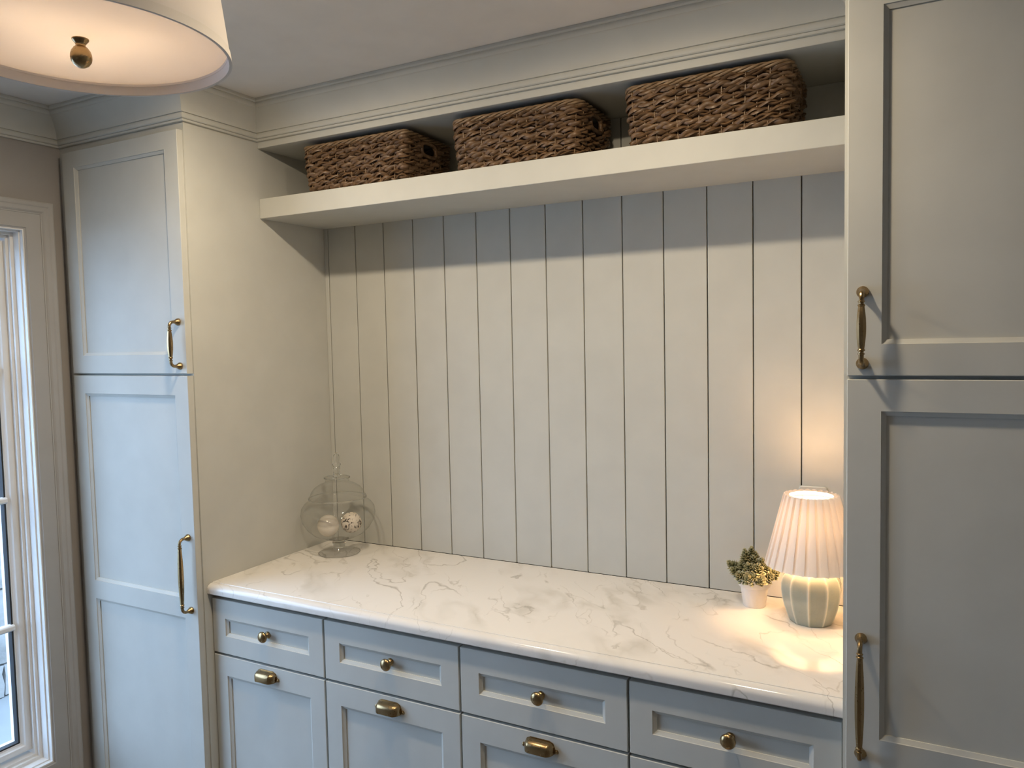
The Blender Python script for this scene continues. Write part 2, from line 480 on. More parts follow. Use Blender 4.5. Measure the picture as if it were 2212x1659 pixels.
# ------------------------------------------------------------------ window
CX = -.594
def frame_ring(prof, y0, y1, z0, z1):
    """prof: (inset outward from the opening edge, x)"""
    ls = []
    for k, x in prof:
        ls.append([(x, y0 - k, z0 - k), (x, y1 + k, z0 - k), (x, y1 + k, z1 + k), (x, y0 - k, z1 + k)])
    return ls
def ringpart(name, mt, prof, y0, y1, z0, z1, par):
    b = MB(); r = frame_ring(prof, y0, y1, z0, z1); b.loops(r, True); return obj(name, b, mt, par, ang=20)
for wi, (WY0, WY1) in enumerate(WINS):
    win = empty('window_%d' % (wi + 1), (WX, (WY0 + WY1) / 2, WZ0), kind='structure')
    # casing: four mitred lengths
    cprof = [(.0, WX + .001), (.0, CX - .005), (.004, CX - .003), (.0055, CX), (.052, CX), (.0525, CX + .002), (.056, CX + .0025), (.058, CX + .005), (.062, CX + .0075), (.074, CX + .0085), (.078, CX + .011), (.088, CX + .012), (.092, CX + .010), (.092, WX + .001)]
    rings = frame_ring(cprof, WY0, WY1, WZ0, WZ1)
    for k in range(4):
        b = MB(); b.loops([[l[k] for l in rings], [l[(k + 1) % 4] for l in rings]], True, True, True)
        obj('casing', b, 'trimpaint', win, ang=20)
    # jamb and stops
    ringpart('jamb', 'white', [(.0, CX - .006), (-.004, CX - .006), (-.004, -.617), (-.008, -.617), (-.008, -.648), (-.018, -.648), (-.018, -.660), (-.0265, -.660), (-.0265, -.735)], WY0, WY1, WZ0, WZ1, win)
    GY0, GY1, GZ0, GZ1 = WY0 + .062, WY1 - .058, WZ0 + .072, WZ1 - .066
    sash = ringpart('sash', 'white', [(.0315, -.735), (.0315, -.676), (.026, -.674), (.012, -.674), (.009, -.679), (.004, -.683), (.0, -.684), (.0, -.7), (.0, -.735)], GY0, GY1, GZ0, GZ1, win)
    ringpart('spacer', 'dark', [(.001, -.6865), (-.005, -.6865), (-.005, -.7085), (.001, -.7085)], GY0, GY1, GZ0, GZ1, win)
    PH = .4265
    mz = [.2498 - PH, .2498, .2498 + PH]
    my = [GY0 + (GY1 - GY0) * k_ / 4 for k_ in (1, 2, 3)]
    bar = [(-.011, -.684), (-.008, -.679), (-.005, -.677), (.005, -.677), (.008, -.679), (.011, -.684), (.011, -.699), (-.011, -.699)]
    for z in mz:
        b = MB(); b.loops([[(x, GY0 - .002, z + h) for h, x in bar], [(x, GY1 + .002, z + h) for h, x in bar]], True, True, True); obj('muntin', b, 'white', win)
    for y in my:
        b = MB(); b.loops([[(x - .0003, y + h, GZ0 - .002) for h, x in bar], [(x - .0003, y + h, GZ1 + .002) for h, x in bar]], True, True, True); obj('muntin', b, 'white', win)
    zz = [GZ0] + mz + [GZ1]; yy = [GY0] + my + [GY1]
    for i in range(4):
        for j in range(4):
            b = MB(); b.box(-.7045, -.7005, yy[j] - .001, yy[j + 1] + .001, zz[i] - .001, zz[i + 1] + .001); obj('pane', b, 'pane', win)

# ------------------------------------------------------------------ hardware meshes (built once)
def make_pull(L):
    """upright bail pull, centred, mounted on the plane y = 0, standing out to -y"""
    b = MB(); P = .033; h = L / 2
    for s in (1, -1):
        b.lathe([(.0002, 0), (.0108, 0), (.0112, -.0025), (.0102, -.0055), (.0074, -.010), (.0052, -.0145), (.0046, -.0175)], 20, (0, 0, s * h), 'y')
        pts = [(0, -.016, s * h)]
        for i in range(9):
            t = i / 8 * PI / 2
            pts.append((0, -.019 - .014 * math.sin(t), s * (h - .014 * (1 - math.cos(t)))))
        pts.append((0, -P, s * (h - .0175)))
        b.tube(pts, .0046, 12)
        # turned beads
        e = h - .017
        b.lathe([(.0045, s * e), (.0062, s * (e - .0012)), (.0062, s * (e - .0028)), (.0042, s * (e - .004)), (.0042, s * (e - .006)), (.0066, s * (e - .0078)), (.0068, s * (e - .0095)), (.0056, s * (e - .011)), (.0050, s * (e - .0125))], 20, (0, -P, 0), 'z')
    g = h - .028
    prof = []
    for i in range(13):
        u = -1 + 2 * i / 12
        prof.append((.0056 + .0034 * (1 - abs(u) ** 2.0), u * g))
    b.lathe(prof, 8, (0, -P, 0), 'z', True, True, PI / 8)
    return b.mesh('pull', M['brass'], ang=24)
PULL_S, PULL_L = make_pull(.135), make_pull(.230)
def make_knob():
    b = MB()
    b.lathe([(.0002, .0), (.0106, .0), (.0110, -.0022), (.0098, -.0044), (.0068, -.0066), (.0058, -.0105), (.0066, -.0140), (.0112, -.0170), (.0155, -.0192), (.0171, -.0222), (.0166, -.0252), (.0138, -.0284), (.0092, -.0308), (.0044, -.0320), (.0002, -.0323)], 32, (0, 0, 0), 'y')
    return b.mesh('knob', M['brass'], ang=50)
KNOB = make_knob()
def make_cup():
    """bin pull: faceted hood open at the bottom, with a flange and two eared screws"""
    b = MB()
    sect = []
    for i in range(9):
        t = i / 8 * PI / 2
        sect.append((-.0245 * math.sin(t) ** .85, .0135 - .0135 * (1 - math.cos(t)) * 1.0))
    sect += [(-.0250, -.006), (-.0252, -.0145)]
    st = [(-.0385, .30), (-.0365, .55), (-.0325, .80), (-.0265, .965), (-.0235, 1.0), (.0235, 1.0), (.0265, .965), (.0325, .80), (.0365, .55), (.0385, .30)]
    outer = [[(x, y * k - .0006, -.0145 + (z + .0145) * (.55 + .45 * k)) for y, z in sect] for x, k in st]
    inner = [[(x * .965, (y + .0014) * k - .0004, -.0145 + (z - .0012 + .0145) * (.55 + .45 * k)) for y, z in sect] for x, k in st]
    b.loops(outer, False); b.loops(inner, False)
    for k in (0, -1):
        b.add(outer[k] + [(outer[k][0][0], -.0004, -.0145)], [tuple(range(len(sect) + 1))])
    # lip joining outer and inner at the bottom
    b.add([o[-1] for o in outer] + [i_[-1] for i_ in inner], [(i, i + 1, i + 11, i + 10) for i in range(9)])
    # flange against the drawer front
    fl = [(-.041, -.0145), (-.041, -.002), (-.036, .0105), (-.026, .0155), (.026, .0155), (.036, .0105), (.041, -.002), (.041, -.0145)]
    b.loops([[(x, 0, z) for x, z in fl], [(x, -.0022, z) for x, z in fl]], True, False, True)
    for s in (1, -1):
        b.lathe([(.0055, 0), (.0055, -.002), (.0042, -.0026), (.0036, -.0042), (.002, -.0052), (.0002, -.0054)], 16, (s * .0445, 0, -.0085), 'y')
    return b.mesh('cup_pull', M['brass'], ang=28)
CUP = make_cup()

# ------------------------------------------------------------------ framed fronts
def front(par, name, x0, x1, z0, z1, y, stile, top, bot, mids=(), thick=.0205, bev=.009):
    """shaker front with a bevelled sticking; returns the part; its panels are sub-parts"""
    b = MB(); c = .0013
    ops = []
    zs = [z0 + bot] + [z for mm_ in mids for z in mm_] + [z1 - top]
    for i in range(0, len(zs), 2): ops.append((x0 + stile, x1 - stile, zs[i], zs[i + 1]))
    X0, X1, Z0, Z1 = x0 + c, x1 - c, z0 + c, z1 - c
    xa, xb = ops[0][0], ops[0][1]
    q = lambda a, b_, cc, d: ([(a, y, cc), (b_, y, cc), (b_, y, d), (a, y, d)], [(0, 1, 2, 3)])
    b.add(*q(X0, xa, Z0, Z1)); b.add(*q(xb, X1, Z0, Z1))
    cuts = [Z0] + [v for o in ops for v in (o[2], o[3])] + [Z1]
    for i in range(0, len(cuts), 2): b.add(*q(xa, xb, cuts[i], cuts[i + 1]))
    rect = lambda k, yy_: [(x0 + k, yy_, z0 + k), (x1 - k, yy_, z0 + k), (x1 - k, yy_, z1 - k), (x0 + k, yy_, z1 - k)]
    b.loops([rect(c, y), rect(0, y + c), rect(0, y + thick)], True, False, True)
    for a, bb, cc, d in ops:
        r = lambda k, yy_: [(a + k, yy_, cc + k), (bb - k, yy_, cc + k), (bb - k, yy_, d - k), (a + k, yy_, d - k)]
        b.loops([r(0, y), r(.0008, y + .0022), r(bev - .002, y + .0055), r(bev, y + .0065), r(bev, y + .0098)], True)
    o = obj(name, b, 'paint', par, ang=20)
    for a, bb, cc, d in ops:
        p = MB(); p.box(a + bev - .0005, bb - bev + .0005, y + .0096, y + .0150, cc + bev - .0005, d - bev + .0005)
        obj('panel', p, 'paint', o)
    return o

# tall cabinets
def tall(name, label, x0, x1, spans, pulls):
    t = empty(name, ((x0 + x1) / 2, .02, FZ), label, 'cabinet')
    b = MB(); b.box(x0, x1, .021, BY + .0155, FZ + .10, CZ - .002); b.box(x0 + .002, x1 - .002, .085, BY + .015, FZ, FZ + .10)
    obj('carcass', b, 'paint', t)
    for (a, c), px in zip(spans, pulls):
        d = front(t, 'door', a, c, .6605, 1.396, 0.0, .0595, .0535, .0595)
        put('pull', PULL_S, d, (px, 0.0, .7515))
        d = front(t, 'door', a, c, FZ + .10, .6535, 0.0, .0595, .0600, .075, mids=((-.108, -.0455),))
        put('pull', PULL_L, d, (px, 0.0, .0355))
    return t
tall('tall_cabinet', 'tall painted cabinet beside the window, one narrow door above another', WX, 0.0, [(-.5706, -.0048)], [-.0345])
tall('tall_cabinet', 'tall painted cabinet beside the table lamp, with wide doors', RW, RX, [(1.8467, 2.444), (2.448, 3.045)], [1.8735, 3.018])

# base cabinets
which = ['left']
labels = ['base cabinet against the tall cabinet beside the window, below the glass jar',
          'base cabinet second from the window, with knob drawer and cup pull',
          'base cabinet third from the window, with knob drawer and cup pull',
          'base cabinet below the table lamp, against the tall cabinet with wide doors']
for i in range(4):
    x0, x1 = W * i, W * (i + 1)
    t = empty('base_cabinet', ((x0 + x1) / 2, DY, FZ), labels[i], 'cabinet', 'base cabinets under the counter')
    b = MB(); b.box(x0 + .0004, x1 - .0004, DY + .060, BY + .015, FZ + .10, -.0345); b.box(x0 + .002, x1 - .002, DY + .085, BY + .015, FZ, FZ + .10)
    for za, zb in ((FZ + .13, -.258), (-.195, -.075)): b.box(x0 + .030, x1 - .030, DY + .0203, DY + .0605, za, zb)   # drawer boxes behind the fronts
    obj('carcass', b, 'paint', t)
    a, c = x0 + (.0040 if i == 0 else .0028), x1 - (.0028 if i < 3 else .0032)
    d = front(t, 'drawer', a, c, -.2208, -.0490, DY, .0545, .0590, .0565)
    put('knob', KNOB, d, ((x0 + x1) / 2, DY + .0096, -.1345))
    d = front(t, 'pull_out_front', a, c, FZ + .105, -.2282, DY, .0545, .0625, .075)
    put('cup_pull', CUP, d, ((x0 + x1) / 2, DY, -.2555))

# counter top with a stepped, rounded front edge
prof = [(BY - .0005, -.0005), (BY - .0005, 0.0), (.0560, 0.0), (.0553, -.0002), (.0549, -.0018), (.0535, -.0022)]
for i in range(9):
    t = i / 8 * PI / 2
    prof.append((.0530 - .0205 * math.sin(t) - .0003, -.0022 - .0165 * (1 - math.cos(t))))
prof += [(.0322, -.024), (.0324, -.0305), (.0340, -.0328), (.0365, -.0335), (BY - .0005, -.0335)]
xs = [.0006, RW - .0006]
b = MB(); b.loops([[(x, y, z) for y, z in prof] for x in xs], True, True, True)
tag(obj('countertop', b, 'marble', ang=18), 'white marble countertop with thin brown veins on the base cabinets', 'countertop')

# floating shelf
b = MB(); b.cbox(.0006, RW - .0006, SY, BY - .0004, 1.1678, 1.233, .0012)
tag(obj('wall_shelf', b, 'paint'), 'thick painted shelf across the niche, carrying woven baskets', 'shelf')

# outlet plate behind the lamp
b = MB()
pr = []
ox0, ox1, oz0, oz1 = 1.6755, 1.7500, .2085, .3248
def rrect(k, r, yv):
    out = []
    for cx_, cz_, a0 in ((ox1 - r, oz1 - r, 0), (ox0 + r, oz1 - r, 90), (ox0 + r, oz0 + r, 180), (ox1 - r, oz0 + r, 270)):
        for j in range(5):
            t = math.radians(a0 + j * 22.5); out.append((cx_ + (r - k) * math.cos(t), yv, cz_ + (r - k) * math.sin(t)))
    return out
b.loops([rrect(0, .009, BY - .0002), rrect(0, .009, BY - .0035), rrect(.003, .009, BY - .0055)], True, False, True)
o = obj('outlet_cover', b, 'plastic')
tag(o, 'flat outlet cover plate on the planked wall behind the table lamp', 'outlet')
for dz in (-.0195, .0195):
    b = MB(); zc = (oz0 + oz1) / 2 + dz; xc = (ox0 + ox1) / 2
    b.cbox(xc - .0165, xc + .0165, BY - .0065, BY - .0050, zc - .014, zc + .014, .0005)
    obj('socket', b, 'plastic', o)

# ------------------------------------------------------------------ woven baskets
def rr_path(x0, x1, y0, y1, r, n):
    """points and outward normals evenly along a rounded rectangle, starting in the middle of the back"""
    segs = []
    L1, L2 = (x1 - x0 - 2 * r), (y1 - y0 - 2 * r); A = PI * r / 2
    total = 2 * L1 + 2 * L2 + 4 * A
    def at(s):
        s %= total
        for kind, ln in (('b', L1 / 2), ('c', A), ('l', L2), ('c2', A), ('f', L1), ('c3', A), ('r', L2), ('c4', A), ('b2', L1 / 2)):
            if s <= ln or kind == 'b2':
                xm = (x0 + x1) / 2
                if kind == 'b': return (xm - s, y1), (0, 1)
                if kind == 'c': t = PI / 2 + s / r; return (x0 + r + r * math.cos(t), y1 - r + r * math.sin(t)), (math.cos(t), math.sin(t))
                if kind == 'l': return (x0, y1 - r - s), (-1, 0)
                if kind == 'c2': t = PI + s / r; return (x0 + r + r * math.cos(t), y0 + r + r * math.sin(t)), (math.cos(t), math.sin(t))
                if kind == 'f': return (x0 + r + s, y0), (0, -1)
                if kind == 'c3': t = 1.5 * PI + s / r; return (x1 - r + r * math.cos(t), y0 + r + r * math.sin(t)), (math.cos(t), math.sin(t))
                if kind == 'r': return (x1, y0 + r + s), (1, 0)
                if kind == 'c4': t = s / r; return (x1 - r + r * math.cos(t), y1 - r + r * math.sin(t)), (math.cos(t), math.sin(t))
                return (x1 - r - s, y1), (0, 1)
            s -= ln
    return at, total

def basket(label, x0, x1, y0, y1, z0, H, r, rz, rows=9):
    cx_, cy_ = (x0 + x1) / 2, (y0 + y1) / 2
    t = empty('woven_basket', (cx_, cy_, z0), label, 'basket', 'baskets on the shelf', rz=rz)
    def lvl(u):                         # outline at height fraction u (0..1), a little narrower at the foot
        k = .010 * (1 - u) ** 1.6
        return rr_path(x0 + k + .006, x1 - k - .006, y0 + k + .006, y1 - k - .006, max(.012, r), 0)
    _, tot = lvl(1.0)
    ns = int(round(tot / .0290 / 2)) * 2          # an even number of stakes
    # dark inner lining so that the weave is not see-through
    b = MB(); ls = []
    for u in (.0, .04, .3, .6, .95):
        at, T = lvl(u); l = []
        for i in range(64):
            (px, py), (nx, ny) = at(T * i / 64); l.append((px - nx * .006, py - ny * .006, z0 + .003 + u * H))
        ls.append(l)
    hole_z0, hole_z1 = z0 + H * .60, z0 + H * .90
    hw = .043
    # lining as panels, leaving the two hand holes open
    n = 64; vs = [p for l in ls for p in l]; fs = []
    b.loops(ls[:4], True, True, False)
    up = MB()
    for i in range(n):
        k = (i + 1) % n; p0, p1 = ls[3][i], ls[3][k]
        mid = ((p0[0] + p1[0]) / 2, (p0[1] + p1[1]) / 2)
        if abs(mid[1] - cy_) < hw and abs(mid[0] - cx_) > (x1 - x0) / 2 - .03: continue
        b.add([p0, p1, ls[4][k], ls[4][i]], [(0, 1, 2, 3)])
    obj('lining', b, 'wicker', t)
    # stakes
    b = MB()
    for i in range(ns):
        pts = []
        for u in (.0, .15, .4, .7, 1.0):
            at, T = lvl(u); (px, py), (nx, ny) = at(T * (i + .5) / ns); pts.append((px + nx * .0004, py + ny * .0004, z0 + .004 + u * (H - .010)))
        if abs(pts[2][1] - cy_) < hw and abs(pts[2][0] - cx_) > (x1 - x0) / 2 - .03: pts = pts[:3] + [tuple(p_ * .5 + q_ * .5 for p_, q_ in zip(pts[2], pts[3]))]
        b.tube(pts, .0019, 6)
    s_ = obj('stakes', b, 'stake', t); s_['kind'] = 'stuff'
    # woven rows: each a pair of twisted strands passing in and out of the stakes
    pitch = (H - .020) / rows
    for k in range(rows):
        u = (k + .5) / rows; z = z0 + .008 + pitch * (k + .5)
        at, T = lvl(u * (H - .02) / H)
        steps = ns * 5; b = MB()
        hole = hole_z0 - .004 < z < hole_z1
        for strand in (0, 1):
            runs = []; cur = []; rad = []; rads = []
            ph0 = random.uniform(0, 2 * PI); j1, j2 = random.uniform(.5, 2), random.uniform(2, 5)
            for i in range(steps + (0 if not hole else 1)):
                s = T * i / steps; (px, py), (nx, ny) = at(s)
                a = PI * i / 5.0                                   # pi per stake
                w = math.cos(a + PI * k - PI / 2 * 1.0)            # over / under
                tw = a + strand * PI + (k % 2) * PI / 2 + .5 * math.sin(j1 * a * .13 + ph0)
                off = .0042 * w + .0030 * math.cos(tw) + .0014
                zz_ = z + .0042 * math.sin(tw) + .0009 * math.sin(j2 * a * .21 + ph0)
                p = (px + nx * off, py + ny * off, zz_)
                rr_ = pitch * (.36 + .06 * math.sin(a * .37 + ph0) + random.uniform(-.03, .03))
                if hole and abs(py - cy_) < hw and abs(px - cx_) > (x1 - x0) / 2 - .03:
                    if len(cur) > 3: runs.append((cur, rad))
                    cur, rad = [], []
                else: cur.append(p); rad.append(rr_)
            if hole:
                if len(cur) > 3: runs.append((cur, rad))
                for c_, r_ in runs: b.tube(c_, r_, 6, False, True, (1.12, .72))
            else: b.tube(cur, rad, 6, True, False, (1.12, .72))
        obj('woven_row', b, 'wicker', t, ang=60)
    # rim: three strands laid round each other
    b = MB(); at, T = lvl(1.0); steps = 240
    for strand in range(4):
        pts = []
        for i in range(steps):
            (px, py), (nx, ny) = at(T * i / steps); tw = 2 * PI * i / steps * round(T / .115) + strand * PI / 2
            o_ = .0045 * math.cos(tw); pts.append((px + nx * (o_ + .001), py + ny * (o_ + .001), z0 + H - .008 + .0055 * math.sin(tw)))
        b.tube(pts, .0036, 6, True)
    obj('rim', b, 'stake', t, ang=60)
    # wrapped hand holes in both short sides
    for sx in (-1, 1):
        b = MB(); pts = []; rad = []
        xx = cx_ + sx * ((x1 - x0) / 2 - .0065); zc = (hole_z0 + hole_z1) / 2 - .002; hh = (hole_z1 - hole_z0) / 2 - .002
        N = 72
        for i in range(N):
            a = 2 * PI * i / N; ca, sa = math.cos(a), math.sin(a)
            pts.append((xx, cy_ + (hw - .004) * math.copysign(abs(ca) ** .55, ca), zc + hh * math.copysign(abs(sa) ** .55, sa)))
            rad.append(.0058 + .0012 * (i % 2))
        b.tube(pts, rad, 8, True)
        obj('handle', b, 'wicker', t, ang=60)
    return t
ZS = 1.2332
basket('brown woven basket on the shelf beside the tall window-side cabinet', .183, .597, .331, .590, ZS, .152, .010, 0.0)
basket('brown woven basket in the middle of the three on the shelf', .750, 1.163, .331, .590, ZS, .152, .030, 0.0)
basket('brown woven basket on the shelf nearest the wide-doored tall cabinet', 1.284, 1.702, .329, .590, ZS, .155, .026, 0.0)

# ------------------------------------------------------------------ footed glass jar with two decorative balls
jx, jy = .150, .482
jar = empty('apothecary_jar', (jx, jy, 0.0), 'footed clear glass jar with domed lid on the marble counter', 'jar')
b = MB(); b.lathe([(.0002, .0), (.070, .0), (.073, .0016), (.073, .0035), (.066, .0058), (.045, .0085), (.024, .0125), (.0205, .017), (.0205, .030), (.023, .034), (.0235, .039), (.020, .043), (.024, .047), (.034, .0505), (.0002, .0512)], 56, (jx, jy, 0))
obj('foot', b, 'glass', jar)
bowl = [(.0002, .0530), (.030, .0535), (.060, .058), (.088, .071), (.110, .092), (.1255, .118), (.1300, .142), (.1265, .164), (.1150, .180), (.1030, .188), (.0985, .1925), (.0990, .1965), (.1000, .199)]
b = MB(); b.lathe(bowl, 64, (jx, jy, 0)); o = obj('bowl', b, 'jarglass', jar, ang=80)
b = MB(); b.tube([(jx + .0995 * math.cos(2 * PI * i / 64), jy + .0995 * math.sin(2 * PI * i / 64), .1985) for i in range(64)], .0021, 8, True)
obj('rim', b, 'glass', o)
lid = [(.0965, .1995), (.1005, .2015), (.1000, .2040), (.0950, .2085), (.0900, .222), (.0800, .2345), (.0620, .246), (.0470, .2515), (.0425, .2545), (.0405, .262), (.0425, .268), (.0440, .2705), (.0300, .2725), (.0130, .274), (.0002, .2742)]
b = MB(); b.lathe(lid, 56, (jx, jy, 0)); ld = obj('lid', b, 'jarglass', jar, ang=80)
b = MB(); b.tube([(jx + .0435 * math.cos(2 * PI * i / 48), jy + .0435 * math.sin(2 * PI * i / 48), .2700) for i in range(48)], .0026, 8, True)
b.lathe([(.0002, .2745), (.0140, .2745), (.0120, .278), (.0115, .300), (.0125, .303), (.0100, .307), (.0135, .3125), (.0150, .317), (.0125, .322), (.0095, .3255), (.0102, .330), (.0108, .339), (.0095, .349), (.0060, .356), (.0025, .3595), (.0002, .360)], 28, (jx, jy, 0))
obj('finial', b, 'glass', ld)
rgt = Vector((.8825, .470)); fwd = Vector((-.470, .8825))
def ball(name, mt, off, dep, r, zc, label):
    c = (jx + rgt.x * off + fwd.x * dep, jy + rgt.y * off + fwd.y * dep, zc)
    b = MB(); b.sphere(c, r, 40, 24)
    tag(obj(name, b, mt), label, 'ball')
ball('decorative_ball', 'pearl', -.0330, -.014, .0385, .1010, 'plain cream pearly ball inside the footed glass jar')
ball('decorative_ball', 'speckle', .0430, .012, .0365, .1050, 'cream ball with dark speckles inside the footed glass jar')

# ------------------------------------------------------------------ table lamp
lx, ly = 1.7255, .478
lamp = empty('table_lamp', (lx, ly, 0.0), 'lit table lamp with pleated shade and ribbed celadon ceramic base', 'lamp')
def lobed(prof, sides, per, ph, c):
    mb = MB(); n = sides * per; ls = []; at_ = []
    for r, z, ridge in prof:
        l = []
        for j in range(n):
            f = (j % per) / per; d = abs(f - .5) * 2                   # 1 on a ridge, 0 mid facet
            ang = 2 * PI * j / n + ph
            flatr = math.cos(PI / sides) / math.cos((f - .5) * 2 * PI / sides)
            rr_ = r * (flatr * .72 + .28) * (1 + ridge * max(0, (d - .80) / .20) ** 1.5)
            l.append((c[0] + rr_ * math.cos(ang), c[1] + rr_ * math.sin(ang), c[2] + z))
            at_.append(max(0.0, (d - .78) / .22) ** 1.3 if ridge > 0 else 0.0)
        ls.append(l)
    mb.loops(ls, True, True, True); mb.a = at_
    return mb
lp = [(.0490, .0, 0), (.0520, .0012, .005), (.0545, .006, .012), (.0605, .022, .013), (.0665, .041, .014), (.0712, .061, .015), (.0742, .082, .015), (.0740, .099, .015), (.0700, .115, .015), (.0610, .1285, .014), (.0500, .1370, .010), (.0380, .1415, .004), (.0300, .1440, 0), (.0002, .1445, 0)]
mb = lobed(lp, 10, 14, math.radians(20), (lx, ly, 0))
obj('base', mb, 'celadon', lamp, ang=50, att='ridge')
b = MB(); b.lathe([(.0002, .1445), (.012, .1445), (.012, .165), (.016, .168), (.016, .226), (.0002, .227)], 24, (lx, ly, 0)); obj('lamp_socket', b, 'brass', lamp)
b = MB(); b.sphere((lx, ly, .258), .026, 24, 14, (1, 1, 1.15)); obj('bulb', b, 'bulb_lamp', lamp)
b = MB()
for a in (0, 2 * PI / 3, 4 * PI / 3):
    b.tube([(lx + .010 * math.cos(a), ly + .010 * math.sin(a), .190), (lx + .045 * math.cos(a), ly + .045 * math.sin(a), .262), (lx + .053 * math.cos(a), ly + .053 * math.sin(a), .318)], .0011, 6)
b.tube([(lx + .0535 * math.cos(2 * PI * i / 32), ly + .0535 * math.sin(2 * PI * i / 32), .318) for i in range(32)], .0013, 6, True)
obj('shade_carrier', b, 'brass', lamp)
# knife-pleated shade
NP = 25; per = 12; ls = []; z0, z1 = .1475, .3310
for i in range(13):
    u = i / 12; z = z0 + (z1 - z0) * u
    ro = .1150 + (.0680 - .1150) * u
    dep = .0055 + .0070 * u
    l = []
    for j in range(NP * per):
        f = (j % per) / per
        # broad outer face, then a fold tucked in behind the next one
        if f < .70: k = .22 * (1 - f / .70); sh = 0.0
        else: g = (f - .70) / .30; k = math.sin(g * PI); sh = -.75 * math.sin(g * PI)
        a = 2 * PI * (j + sh * per * .30) / (NP * per)
        r = ro - dep * k
        l.append((lx + r * math.cos(a), ly + r * math.sin(a), z + (.0010 * math.sin(2 * PI * f) if i in (0, 12) else 0)))
    ls.append(l)
b = MB(); b.loops(ls, True)
shd = obj('lamp_shade', b, 'pleat', lamp, ang=35)
b = MB(); b.lathe([(.1075, .1490), (.0535, .3285)], 72, (lx, ly, 0)); obj('shade_liner', b, 'liner', shd, ang=60)

# ------------------------------------------------------------------ little potted succulent
qx, qy = 1.572, .537
pot = empty('potted_succulent', (qx, qy, 0.0), 'small green succulent in a white pot beside the table lamp', 'plant')
b = MB(); b.lathe([(.0002, .0), (.0285, .0), (.0298, .0012), (.0362, .0500), (.0366, .0535), (.0405, .0550), (.0420, .0565), (.0445, .0765), (.0445, .0790), (.0430, .0796), (.0412, .0785), (.0400, .0700), (.0002, .0695)], 48, (qx, qy, 0))
obj('pot', b, 'pot', pot, ang=40)
b = MB(); b.lathe([(.0400, .0700), (.030, .0718), (.015, .0740), (.0002, .0745)], 24, (qx, qy, 0)); obj('soil', b, 'soil', pot)
def rosette(seed, n_l, R, H, openness):
    rnd = random.Random(seed); mb = MB()
    for k in range(n_l):
        u = k / (n_l - 1)                       # 0 foot .. 1 crown
        cnt = max(4, int(round(7 - 3 * u)))
        rb = R * (.42 * (1 - u) + .05); zb = H * (.10 + .62 * u)
        for j in range(cnt):
            a = 2 * PI * (j + .5 * (k % 2)) / cnt + rnd.uniform(-.12, .12)
            ln = R * (.78 - .30 * u) * rnd.uniform(.88, 1.1); lift = math.radians(12 + 62 * u * openness + rnd.uniform(-6, 6))
            d = Vector((math.cos(a), math.sin(a), 0)); sd = Vector((-d.y, d.x, 0)); upv = Vector((0, 0, 1))
            ax = d * math.cos(lift) + upv * math.sin(lift); nv = upv * math.cos(lift) - d * math.sin(lift)
            o_ = d * rb + upv * zb; wv = R * (.36 - .08 * u)
            P0 = o_; P1 = o_ + ax * ln * .45 + sd * wv - nv * .0004; P2 = o_ + ax * ln * .45 - sd * wv - nv * .0004
            P3 = o_ + ax * ln + nv * ln * .10; P4 = o_ + ax * ln * .45 + nv * R * .11; P5 = o_ + ax * ln * .45 - nv * R * .12
            mb.add([P0, P1, P2, P3, P4, P5], [(0, 1, 4), (0, 4, 2), (4, 1, 3), (2, 4, 3), (0, 5, 1), (0, 2, 5), (5, 3, 1), (2, 3, 5)], [0.0, .48, .48, .85, .30, .10])
    mb.lathe([(R * .10, -H * .5), (R * .16, 0), (R * .34, H * .15), (R * .25, H * .5), (R * .05, H * .8)], 8)
    return mb.mesh('rosette', M['leaf'], att='tip', ang=70)
RO = [rosette(s, 6, .0185, .032, o_) for s, o_ in ((1, .9), (2, 1.05), (3, 1.15))]
RT = [rosette(s, 6, .0165, .036, 1.15) for s in (4, 5)]
spots = []
for a, r, z, tl in [(200, .040, .074, 62), (235, .041, .070, 66), (268, .042, .072, 64), (300, .043, .070, 66), (332, .042, .074, 62), (10, .038, .078, 58), (60, .036, .078, 55), (110, .036, .078, 55), (160, .040, .080, 58),
                    (182, .050, .086, 60), (215, .030, .089, 36), (255, .027, .092, 32), (295, .030, .090, 34), (340, .032, .093, 34), (30, .026, .095, 30), (120, .028, .097, 28), (345, .052, .082, 62),
                    (200, .020, .108, 20), (270, .010, .106, 12), (330, .020, .104, 20), (90, .012, .110, 10)]:
    spots.append((a, r, z, tl, 0))
for a, r, z, tl in [(205, .022, .120, 14), (190, .006, .128, 4), (150, .024, .112, 22)]:
    spots.append((a, r, z, tl, 1))
spots = [(a, r * .93, z * .90 + .0185, tl * .92, k_) for a, r, z, tl, k_ in spots]
for i, (a, r, z, tl, kind) in enumerate(spots):
    A = math.radians(a); px, py = qx + r * math.cos(A), qy + r * math.sin(A)
    me = (RT if kind else RO)[i % (2 if kind else 3)]
    o = put('rosette', me, pot, (px, py, z))
    T = math.radians(tl)
    dirv = Vector((math.sin(T) * math.cos(A), math.sin(T) * math.sin(A), math.cos(T)))
    o.rotation_euler = (dirv.to_track_quat('Z', 'Y') @ Matrix.Rotation(random.uniform(0, 6), 3, 'Z').to_quaternion()).to_euler()
    s = random.uniform(.9, 1.12); o.scale = (s, s, s)
b = MB()
for a, r, z, tl, kind in spots:
    A = math.radians(a)
    b.tube([(qx + r * .3 * math.cos(A), qy + r * .3 * math.sin(A), .070), (qx + r * .75 * math.cos(A), qy + r * .75 * math.sin(A), (z + .070) / 2 + .004), (qx + r * math.cos(A), qy + r * math.sin(A), z)], .0018, 5)
obj('stems', b, 'leaf', pot)

